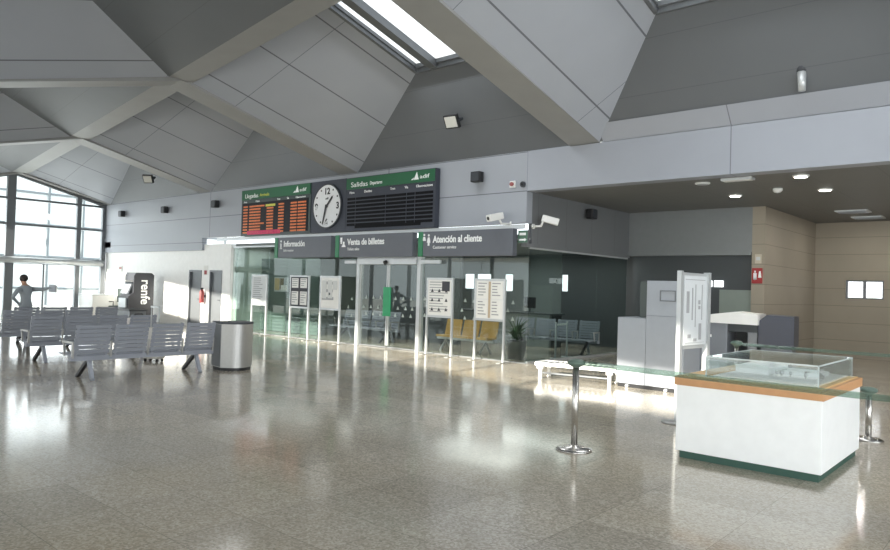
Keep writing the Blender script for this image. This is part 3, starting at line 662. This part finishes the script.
m = thing('station_model', 'white and grey architectural model of a station under the clear cover', 'model', (-2.26, 8.24, .885))
b = MB(); b.box((-.5, -.68, 0), (.5, .7, .015), M_paper); b.build('base_board', M_paper, m)
b = MB(); b.box((-.46, -.1, .015), (-.1, .62, .09)); b.box((-.1, .1, .015), (.36, .5, .06))
for k in range(4): b.prism([(-.48, .09), (-.08, .09), (-.28, .13)], -.1+k*.18, .06+k*.18, axis='Y')
b.build('hall', mat('model_white', (226, 228, 228), .5), m)
b = MB()
for k in range(5): b.box((-.46, -.62+k*.08, .015), (.46, -.58+k*.08, .03))
b.build('platforms', mat('model_pale', (214, 216, 214), .5), m)
for k in range(14):
    b = MB(); x, y = random.uniform(-.05, .45), random.uniform(-.2, .65); b.cyl((x, y, .015), (x, y, .04), .004, n=6); b.sph((x, y, .052), .02, n=8); b.build('tree', M_steel, m)

# ================================================================ BARRIER POSTS
def barrier(x, y, label, rz=0, h=1.0, r=.2):
    t = thing('barrier_post', label, 'barrier post', (x, y, 0), rz, 'steel barrier posts with green belts')
    b = MB(); b.lathe([(r, 0), (r, .012), (r*.8, .03), (.05, .04), (.034, .06)], n=28); b.build('base', M_chrome, t)
    b = MB(); b.cyl((0, 0, .05), (0, 0, h-.06), .036, n=18); b.build('pole', M_chrome, t)
    b = MB(); b.lathe([(.036, h-.09), (.085, h-.06), (.10, h-.045), (.095, h-.02), (.06, h), (.02, h+.006)], n=18); b.build('belt_head', mat('head_green', (86, 106, 96), .4), t)
    return t
def belt(t, p, q, sag, h=.05, n=14):
    b = MB(); p, q = Vector(p), Vector(q); pts = []
    for k in range(n+1):
        u = k/n; c = p.lerp(q, u); c.z -= sag*4*u*(1-u); pts.append(c)
    d = (q-p).normalized(); s = Vector((-d.y, d.x, 0))*.004
    for a, c in zip(pts, pts[1:]):
        for sg in (1, -1): b.face([a+s*sg-Vector((0, 0, h/2)), c+s*sg-Vector((0, 0, h/2)), c+s*sg+Vector((0, 0, h/2)), a+s*sg+Vector((0, 0, h/2))])
        b.face([a+s+Vector((0, 0, h/2)), c+s+Vector((0, 0, h/2)), c-s+Vector((0, 0, h/2)), a-s+Vector((0, 0, h/2))]); b.face([a+s-Vector((0, 0, h/2)), c+s-Vector((0, 0, h/2)), c-s-Vector((0, 0, h/2)), a-s-Vector((0, 0, h/2))])
    return b.build('belt', G_belt, t)
t = barrier(-4.0, 6.83, 'steel barrier post standing alone on the floor left of the model case')
belt(t, (.08, 0, .965), (3.7, -.29, .97), .005, .055)
t = barrier(-4.05, 12.15, 'steel barrier post behind the model case, near the baggage scanner'); belt(t, (.08, 0, .95), (4.17, .34, .95), .02)
t = barrier(-1.76, 10.16, 'short steel post on the floor just right of the model case', h=.66, r=.17)
for (x, y, l) in ((-.22, 6.54, 'steel barrier post at the far right end of the near green belt'), (.2, 12.5, 'steel barrier post at the far right end of the green belt behind the case')): barrier(x, y, l)

# ================================================================ SCANNER AREA
t = thing('roller_bench', 'low white metal roller bench left of the grey cabinet', 'bench', (-7.09, 12.21, 0), .17)
b = MB(); b.box((-.83, -.26, .25), (.83, -.22, .32)); b.box((-.83, .22, .25), (.83, .26, .32)); b.box((-.83, -.22, .25), (-.79, .22, .32)); b.box((.79, -.22, .25), (.83, .22, .32)); b.build('frame', M_white, t)
b = MB()
for k in range(14): b.cyl((-.74+k*.113, -.22, .29), (-.74+k*.113, .22, .29), .028, n=10)
b.build('rollers', M_framel, t)
for sx in (-.72, .70):
    for sy in (-.22, .22):
        b = MB(); b.box((sx-.03, sy-.03, 0), (sx+.03, sy+.03, .25)); b.box((sx-.06, sy-.05, .19), (sx+.06, sy+.05, .25)); b.build('leg', M_white, t)
b = MB(); b.box((-.72, -.235, .1), (.7, -.215, .13)); b.build('stretcher', M_frame, t)
t = thing('steel_cabinet', 'pale grey metal cabinet with a low and a tall section', 'cabinet', (-5.6, 12.1, 0))
b = MB(); b.box((-.6, .02, 0), (.64, .72, .07)); b.build('plinth', M_black, t)
b = MB(); b.box((-.62, 0, .07), (-.06, .75, 1.3), bev=.008); b.build('low_section', M_cab, t)
b = MB(); b.box((-.055, 0, .07), (.66, .75, 1.99), bev=.008); o = b.build('tall_section', M_cab, t)
g = MB(); g.box((-.04, -.006, 1.35), (.645, 0, 1.355)); g.build('seam', M_frame, o)
b = MB()
for p, q in (((.2, 1.62), (.5, 1.64)), ((.2, 1.8), (.5, 1.82)), ((.2, 1.64), (.22, 1.8)), ((.48, 1.64), (.5, 1.8))): b.box((p[0], -.012, p[1]), (q[0], 0, q[1]))
b.build('hatch', M_frame, t)
b = MB(); b.box((-.42, .5, 1.3), (-.06, .56, 1.98)); b.build('rear_screen', mat('screen_green', (62, 74, 70), .3), t)['label'] = 'dark green panel standing behind the low section'
for x in (-.4, .35):
    b = MB(); b.cyl((x, -.03, .03), (x, .02, .03), .03); b.build('castor', M_framel, t)
t = thing('baggage_scanner', 'grey baggage scanner with a white top and dark tunnel', 'baggage scanner', (-5.0, 15.6, 0), math.radians(8))
b = MB(); b.box((-1.1, -.35, .1), (-.32, .6, 1.18), bev=.02); b.build('body', mat('scanner_grey', (128, 132, 138), .4), t)
b = MB(); b.prism([(-1.15, 1.18), (.28, 1.16), (.28, 1.38), (-.2, 1.42), (-1.15, 1.28)], -.4, .65, axis='Y'); b.build('white_hood', mat('hood_white', (236, 236, 232), .4), t)['label'] = 'white sloping top'
b = MB(); b.box((-.32, -.3, 1.0), (.26, .6, 1.16)); b.box((-.32, .45, .1), (.26, .6, 1.0)); b.box((-.32, -.3, .1), (.26, .45, .5)); b.build('tunnel', M_intd, t)
b = MB(); b.box((.08, -.32, .1), (.26, -.3, 1.0)); b.build('curtain', M_frame, t)
b = MB(); b.prism([(.26, .72), (.94, .72), (.94, 1.36), (.42, 1.38), (.26, 1.24)], -.2, .6, axis='Y'); b.build('exit_tunnel', mat('scanner_blue', (62, 66, 78), .4), t)
b = MB(); b.box((.3, -.1, .1), (.9, .5, .72)); b.build('support', M_frame, t)
for x in (-1.0, -.4, .8):
    b = MB(); b.cyl((x, -.25, 0), (x, -.25, .1), .04); b.build('foot', M_black, t)
b = MB()
for k in range(7): b.box((-1.05+k*.062, -.356, .86), (-1.01+k*.062, -.35, .92))
for k in range(5): b.box((-1.05+k*.05, -.356, .78), (-1.02+k*.05, -.35, .81))
b.build('nameplate', M_txt, t)

# ================================================================ SEATING
def make_bench(label, n=4, pm=M_bench, sw=.66, group='grey slatted benches in the hall'):
    """row along local +X, sitters face local +Y; origin at the middle on the floor"""
    t = thing('waiting_bench', label, 'bench', (0, 0, 0), 0, group); W = n*sw
    b = MB(); b.box((-W/2, -.2, .33), (W/2, -.1, .41)); b.build('beam', M_bench, t)
    for k in range(n):
        c = -W/2+sw*(k+.5); a = sw/2-.035
        b = MB()
        for j in range(6): b.box((c-a, -.16+j*.098, .415), (c+a, -.16+j*.098+.08, .435))
        for s in (-.8, .8): b.box((c+s*a-.02, -.16, .40), (c+s*a+.02, .42, .415))
        b.build('seat', pm, t)
        b = MB()
        for j in range(7):
            z = .49+j*.07; y = -.2-(z-.44)*.22; b.obox((c, y, z), (2*a, .022, .059), Matrix.Rotation(math.radians(12), 3, 'X'), None)
        for s in (-.86, .86): b.bar((c+s*a, -.185, .40), (c+s*a, -.31, .95), .035, .03, up=(0, 1, 0))
        b.build('backrest', pm, t)
    for k in range(n+1):
        x = -W/2+sw*k; x += .03 if k == 0 else (-.03 if k == n else 0)
        b = MB(); b.bar((x, -.2, .38), (x, -.22, .64), .03, .04); b.bar((x, -.22, .64), (x, .2, .64), .045, .03); b.bar((x, .18, .63), (x, .12, .4), .03, .035); b.build('armrest', M_steel, t)
    for x in (-W/2+sw*.5, W/2-sw*.5):
        b = MB(); b.bar((x, -.12, .35), (x, -.28, .03), .055, .06, M_bench, up=(1, 0, 0)); b.cyl((x, -.3, 0), (x, -.3, .035), .035); b.build('leg', M_steel, t)
        b = MB(); b.bar((x, -.12, .35), (x, .30, .03), .055, .06, up=(1, 0, 0)); b.cyl((x, .32, 0), (x, .32, .035), .035); b.build('leg', M_benchd, t)['label'] = 'black front leg'
    return t
P = make_bench('grey slatted bench nearest the camera, beside the round steel bin')
P.location = (-12.6, 6.06, 0); P.rotation_euler.z = PI/2
for (x, y, l) in ((-15.62, 6.38, 'grey slatted bench directly behind the nearest bench, middle row'), (-18.2, 6.0, 'grey slatted bench in the third row, in front of the standing person'), (-19.9, 7.4, 'grey slatted bench in the furthest row before the window wall')):
    o = copy_tree(P); o.location = (x, y, 0); o['label'] = l
o = copy_tree(P); o.location = (-16.6, 15.2, 0); o.rotation_euler.z = PI; o['label'] = 'grey bench behind the glass, below the Información sign'; o['group'] = 'benches inside the glass office'
o = copy_tree(P); o.location = (-10.75, 17.0, 0); o.rotation_euler.z = PI*1.05; o['label'] = 'grey bench behind the dark side glass, beyond the low white roller bench'; o['group'] = 'benches inside the glass office'
# orange shell seats
t = thing('orange_bench', 'row of three orange plastic seats behind the glass and two notice stands', 'bench', (-12.3, 15.0, 0))
b = MB(); b.box((-1.0, -.05, .3), (1.0, .05, .36)); b.build('beam', M_framel, t)
for k in range(3):
    c = -.64+k*.64
    b = MB(); b.prism([(-.2, .44), (.2, .42), (.24, .38), (-.22, .38)], c-.26, c+.26, axis='X'); b.prism([(.18, .42), (.24, .42), (.34, .86), (.29, .86)], c-.27, c+.27, axis='X'); b.build('shell_seat', M_orange, t)
for x in (-.7, .7):
    b = MB(); b.bar((x, 0, .3), (x, -.24, .0), .04, up=(1, 0, 0)); b.bar((x, 0, .3), (x, .24, .0), .04, up=(1, 0, 0)); b.build('leg', M_framel, t)
t.rotation_euler.z = 0
# potted plant behind the glass
t = thing('potted_plant', 'dark spiky leaved potted plant behind the glass beside a notice stand', 'plant', (-10.4, 14.75, 0))
b = MB(); b.lathe([(.2, 0), (.26, .42), (.28, .44), (.25, .45)], n=20); b.build('pot', mat('pot_grey', (98, 100, 98), .6), t)
b = MB()
for k in range(95):
    a = random.uniform(0, 2*PI); L = random.uniform(.6, 1.05); el = random.uniform(.35, 1.35); d = Vector((math.cos(a), math.sin(a), 0)); s = Vector((-d.y, d.x, 0)); p = Vector((0, 0, .44)); prev = None
    for j in range(6):
        u = j/5; e = el-u*1.1; wd = .03*(1-u*.92); q = Vector((max(-.8, min(.75, p.x)), max(-.75, p.y), max(.08, p.z))); cur = (q-s*wd, q+s*wd)
        if prev: b.face([prev[0], prev[1], cur[1], cur[0]])
        prev = cur; p = p+(d*math.cos(e)+Vector((0, 0, math.sin(e))))*L/5
b.build('foliage', M_leaf, t)
# office counter and screens
t = thing('service_counter', 'long pale counter inside the glass office with screens on it', 'counter', (-13.3, 18.3, 0)); b = MB(); b.box((-2.2, 0, 0), (1.6, .12, 1.0)); b.build('front', mat('counter_front', (132, 140, 138), .5), t); b = MB(); b.box((-2.3, -.08, 1.0), (1.7, .75, 1.05)); b.build('top', mat('counter_top', (70, 76, 78), .4), t); b = MB(); b.box((1.5, .12, 0), (1.6, .7, 1.0)); b.build('side', M_intd, t)
for x, y, rz, l in ((-14.5, 18.7, .3, 'dark computer screen on the counter, left one'), (-12.7, 18.7, -.3, 'dark computer screen on the counter, right one behind the plant')):
    q = thing('monitor', l, 'computer screen', (x, y, 1.05), rz, 'screens on the office counter'); b = MB(); b.box((-.12, -.08, 0), (.12, .08, .02)); b.box((-.02, -.01, .02), (.02, .02, .16)); b.build('stand', M_black, q); b = MB(); b.box((-.26, -.02, .13), (.26, .03, .48)); b.build('screen', M_black, q)
t = thing('office_barrier', 'white rope barrier inside the glass office in front of the grey bench', 'barrier', (-9.7, 15.5, 0))
for x, y in ((0, 0), (-.12, .75)):
    b = MB(); b.cyl((x, y, .02), (x, y, .95), .025); b.cyl((x, y, 0), (x, y, .02), .14, n=20); b.build('post', M_framel, t)
b = MB(); b.bar((0, 0, .88), (-.12, .75, .88), .012, .05); b.build('rope', M_paper, t)

# ================================================================ LEFT SIDE
def dshape(r, n=18):
    return [(-r, .3), (-r, -.12)]+[(-r+2*r*k/n, -.12-.2*math.sin(PI*k/n)) for k in range(1, n)]+[(r, -.12), (r, .3)]
t = thing('litter_bin', 'round fronted brushed steel litter bin at the end of the nearest bench', 'litter bin', (-12.34, 7.8, 0), math.radians(82))
b = MB(); b.prism([(x*.94, y*.94) for x, y in dshape(.33)], 0, .06); b.build('plinth', M_black, t)
b = MB(); b.prism(dshape(.33), .06, .91); b.build('body', M_steel, t)
b = MB(); b.prism([(x*1.02, y*1.02) for x, y in dshape(.33)], .91, .95); b.build('rim', M_dark, t)['label'] = 'dark top rim'
b = MB(); b.box((-.34, -.12, .08), (-.33, .29, .9)); b.build('side_panel', M_door, t)['label'] = 'darker flat side'
# ticket machine
t = thing('ticket_machine', 'dark ticket machine with white lettering reading renfe, against the white wall', 'ticket machine', (-27.4, 12.85, 0))
b = MB(); b.prism([(-.5, 0), (.5, 0), (.5, 1.9), (.4, 1.98), (-.22, 1.98), (-.3, 1.86), (-.3, 1.2), (-.5, 1.05)], -.4, .4, axis='X'); b.build('body', mat('machine_grey', (58, 60, 66), .5), t)
words('renfe', .5, .95, M_txt, t, (.41, .0, 1.72), (PI/2, PI/2, PI/2), bold=.008)
b = MB(); b.obox((0, -.4, 1.36), (.6, .06, .46), Matrix.Rotation(math.radians(-24), 3, 'X')); b.build('screen', M_cab, t)
b = MB(); b.box((-.3, -.56, .62), (.3, -.5, .98)); b.build('tray', M_framel, t)
b = MB(); b.box((-.35, -.62, 1.62), (.35, -.3, 1.68)); b.build('canopy', M_framel, t)
# kiosk base with dark top in front
t = thing('low_counter', 'low grey counter with a dark top in front of the ticket machine', 'counter', (-26.3, 11.9, 0)); b = MB(); b.box((-1.4, -.3, 0), (1.1, .3, .56)); b.build('body', M_door, t); b = MB(); b.box((-1.45, -.35, .56), (1.15, .35, .62)); b.build('top', M_dark, t)
# office chair
t = thing('office_chair', 'dark swivel office chair beside the ticket machine', 'chair', (-29.35, 13.0, 0), .5)
b = MB(); b.box((-.26, -.26, .5), (.26, .26, .6), bev=.03); b.build('seat', mat('chair_green', (52, 66, 64), .7), t)
b = MB(); b.box((-.23, .22, .74), (.23, .3, 1.32), bev=.03); b.bar((0, .26, .5), (0, .3, .8), .06, .03); b.build('backrest', MATS['chair_green'], t)
for s in (-1, 1):
    b = MB(); b.tube([(s*.3, .1, .55), (s*.3, .1, .76), (s*.3, -.15, .76)], .02); b.build('armrest', M_black, t)
b = MB(); b.cyl((0, 0, .1), (0, 0, .5), .03)
for k in range(5): b.bar((0, 0, .1), (.3*math.cos(k*1.257), .3*math.sin(k*1.257), .07), .04, .03); b.sph((.3*math.cos(k*1.257), .3*math.sin(k*1.257), .035), .035)
b.build('base', M_black, t)
# white desk under the windows
t = thing('white_counter', 'plain white counter at the foot of the window wall corner', 'counter', (-31.6, 13.0, 0)); b = MB(); b.box((-.75, -.35, 0), (.6, .6, .98)); b.build('body', M_white, t); b = MB(); b.box((-.79, -.39, .98), (.64, .62, 1.02)); b.build('top', M_framel, t)
for x, z, l, m in ((-31.0, 2.0, 'small white notice with red print on the wall beside the window wall', M_red), (-30.3, 1.5, 'small grey switch plate on the white wall above the office chair', M_ink)):
    t = thing('wall_notice', l, 'notice', (x, 13.8, z)); b = MB(); b.box((-.16, -.02, 0), (.16, 0, .3)); b.build('panel', M_paper, t); b = MB(); b.box((-.12, -.026, .16), (.12, -.02, .22)); b.build('print', m, t)
# hose reel / extinguisher between the grey doors
t = thing('fire_extinguisher', 'red fire extinguisher hung between the two grey doors', 'fire extinguisher', (-23.9, 13.66, .92)); b = MB(); b.lathe([(.07, 0), (.08, .03), (.08, .4), (.05, .48), (.025, .5)], n=16); b.build('cylinder', mat('extinguisher_red', (150, 66, 66), .5), t); b = MB(); b.box((-.02, -.05, .5), (.02, .05, .56)); b.tube([(0, -.05, .54), (.1, -.06, .4), (.1, -.06, .15)], .012); b.build('valve_and_hose', M_black, t); b = MB(); b.box((-.03, .07, .2), (.03, .18, .3)); b.build('bracket', M_dark, t)
t = thing('fire_sign', 'small red and white sign above the fire extinguisher between grey doors', 'sign', (-23.9, 13.8, 1.95)); b = MB(); b.box((-.13, -.015, 0), (.13, 0, .36)); b.build('panel', M_paper, t); b = MB(); b.box((-.09, -.02, .03), (.09, -.015, .18)); b.build('symbol', M_red, t)
# luggage behind the nearest bench
t = thing('luggage_trolley', 'pale upright suitcase with raised handle between the bench rows', 'suitcase', (-14.45, 7.2, 0), .4)
b = MB(); b.box((-.2, -.13, .06), (.2, .13, .72), bev=.04); b.build('shell', mat('case_pale', (206, 204, 200), .5), t)
b = MB(); b.tube([(-.1, 0, .72), (-.1, 0, 1.16), (.1, 0, 1.16), (.1, 0, .72)], .012); b.box((-.11, -.02, 1.14), (.11, .02, 1.18)); b.build('handle', M_framel, t)
for x in (-.15, .15):
    for y in (-.08, .08):
        b = MB(); b.cyl((x-.015, y, .03), (x+.015, y, .03), .03); b.build('wheel', M_black, t)
t = thing('carry_bag', 'small white and pink bag resting on the second bench', 'bag', (-15.84, 7.5, .438), 1.57)
b = MB(); b.box((-.24, -.14, 0), (.24, .14, .42), bev=.06); b.build('body', mat('bag_white', (222, 216, 214), .7), t); b = MB(); b.tube([(-.12, 0, .4), (-.08, 0, .5), (.08, 0, .5), (.12, 0, .4)], .014); b.build('handles', mat('bag_dark', (64, 62, 66), .7), t); b = MB(); b.box((.02, -.146, .2), (.2, -.138, .34)); b.build('patch', mat('bag_pink', (202, 140, 146), .7), t)

# ---- person at the windows
def skin_body(name, pts, edges, rad, m, parent, sub=2, loc=None):
    me = bpy.data.meshes.new(name); me.from_pydata(pts, edges, []); me.update()
    o = bpy.data.objects.new(name, me); COL.objects.link(o)
    bpy.context.view_layer.objects.active = o
    md = o.modifiers.new('skin', 'SKIN'); md.use_smooth_shade = True
    if not me.skin_vertices: bpy.ops.mesh.customdata_skin_add()
    for v, r in zip(me.skin_vertices[0].data, rad): v.radius = (r, r) if not isinstance(r, tuple) else r
    me.skin_vertices[0].data[0].use_root = True
    sb = o.modifiers.new('sub', 'SUBSURF'); sb.levels = sb.render_levels = sub
    me.materials.append(m)
    if parent: o.parent = parent
    return o
PX = thing('person', 'standing person in a grey jacket holding out a white sheet by the window wall', 'person', (-20.9, 6.8, 0), math.radians(20))
pts, ed, rad = [], [], []
def V(p, r, parent=None):
    pts.append(p); rad.append(r)
    if parent is not None: ed.append((parent, len(pts)-1))
    return len(pts)-1
pel = V((0, 0, .92), (.15, .11)); w1 = V((0, .0, 1.08), (.14, .1), pel); ch = V((-.02, 0, 1.27), (.17, .12), w1); sh = V((-.05, 0, 1.41), (.12, .09), ch); nk = V((-.08, 0, 1.5), .05, sh); hd = V((-.11, 0, 1.57), .07, nk); tp = V((-.13, 0, 1.70), .085, hd)
hands = []
for s, tgt in ((-1, ((.0, -.24, 1.36), (.10, -.46, 1.16), (.0, -.24, 1.02))), (1, ((.0, .24, 1.37), (.25, .30, 1.38), (.5, .26, 1.42)))):
    a = V(tgt[0], .065, sh); e = V(tgt[1], .048, a); wr = V(tgt[2], .033, e)
    d = (Vector(tgt[2])-Vector(tgt[1])).normalized(); pm_ = V(tuple(Vector(tgt[2])+d*.06), .035, wr); hands.append(Vector(tgt[2])+d*.1)
    side = d.cross(Vector((0, 0, 1))).normalized()
    for k in range(4):
        q = Vector(tgt[2])+d*.10+side*(k-1.5)*.02; f1 = V(tuple(q), .010, pm_); f2 = V(tuple(q+d*.035-Vector((0, 0, .012))), .009, f1); V(tuple(q+d*(.055+.008*(k in (1, 2)))-Vector((0, 0, .03))), .008, f2)
    q = Vector(tgt[2])+d*.05+side*.045; f1 = V(tuple(q), .011, pm_); V(tuple(q+d*.03+side*.015), .009, f1)
for s in (-1, 1):
    h_ = V((0, .1*s, .86), .1, pel); kn = V((.02, .11*s, .48), .065, h_); an = V((0, .12*s, .09), .045, kn); V((-.14, .13*s, .04), .04, an)
jacket = mat('jacket_grey', (96, 102, 108), .8)
def by_height(rgb_low, rgb_mid, rgb_skin):
    m = mat('person_cloth', rgb_mid, .8); nt = m.node_tree; p = nt.nodes['Principled BSDF']
    tc = nt.nodes.new('ShaderNodeTexCoord'); sp = nt.nodes.new('ShaderNodeSeparateXYZ'); nt.links.new(tc.outputs['Object'], sp.inputs[0])
    a = nt.nodes.new('ShaderNodeMix'); a.data_type = 'RGBA'; nt.links.new(math_node(nt, 'GREATER_THAN', sp.outputs[2], .9), a.inputs['Factor']); a.inputs['A'].default_value = (*lin(rgb_low), 1); a.inputs['B'].default_value = (*lin(rgb_mid), 1)
    c = nt.nodes.new('ShaderNodeMix'); c.data_type = 'RGBA'; nt.links.new(math_node(nt, 'GREATER_THAN', sp.outputs[2], 1.475), c.inputs['Factor']); nt.links.new(a.outputs['Result'], c.inputs['A']); c.inputs['B'].default_value = (*lin(rgb_skin), 1)
    nt.links.new(c.outputs['Result'], p.inputs['Base Color']); return m
skin_body('body', pts, ed, rad, by_height((60, 62, 70), (146, 153, 158), (176, 138, 116)), PX)
b = MB(); b.sph((-.11, 0, 1.67), .108, sc=(1.02, .95, 1.0)); b.build('hair', mat('hair_dark', (48, 42, 40), .7), PX)
b = MB()
for s in (-1, 1): b.sph((-.21, .035*s, 1.63), .011, n=8)
b.build('eyes', M_black, PX)
b = MB(); b.prism([(-.23, 1.585), (-.2, 1.585), (-.2, 1.63)], -.014, .014, axis='Y'); b.build('nose', mat('skin', (176, 138, 116), .6), PX)
t = thing('paper_sheet', 'white folded sheet held out by the standing person', 'paper', (-20.9+.42, 6.8+.43, 1.44), math.radians(20)); b = MB(); b.box((0, -.02, -.12), (.24, -.012, .08)); b.build('front_fold', M_cab, t); b = MB(); b.box((.02, .0, -.13), (.26, .008, .06)); b.build('rear_fold', M_paper, t)
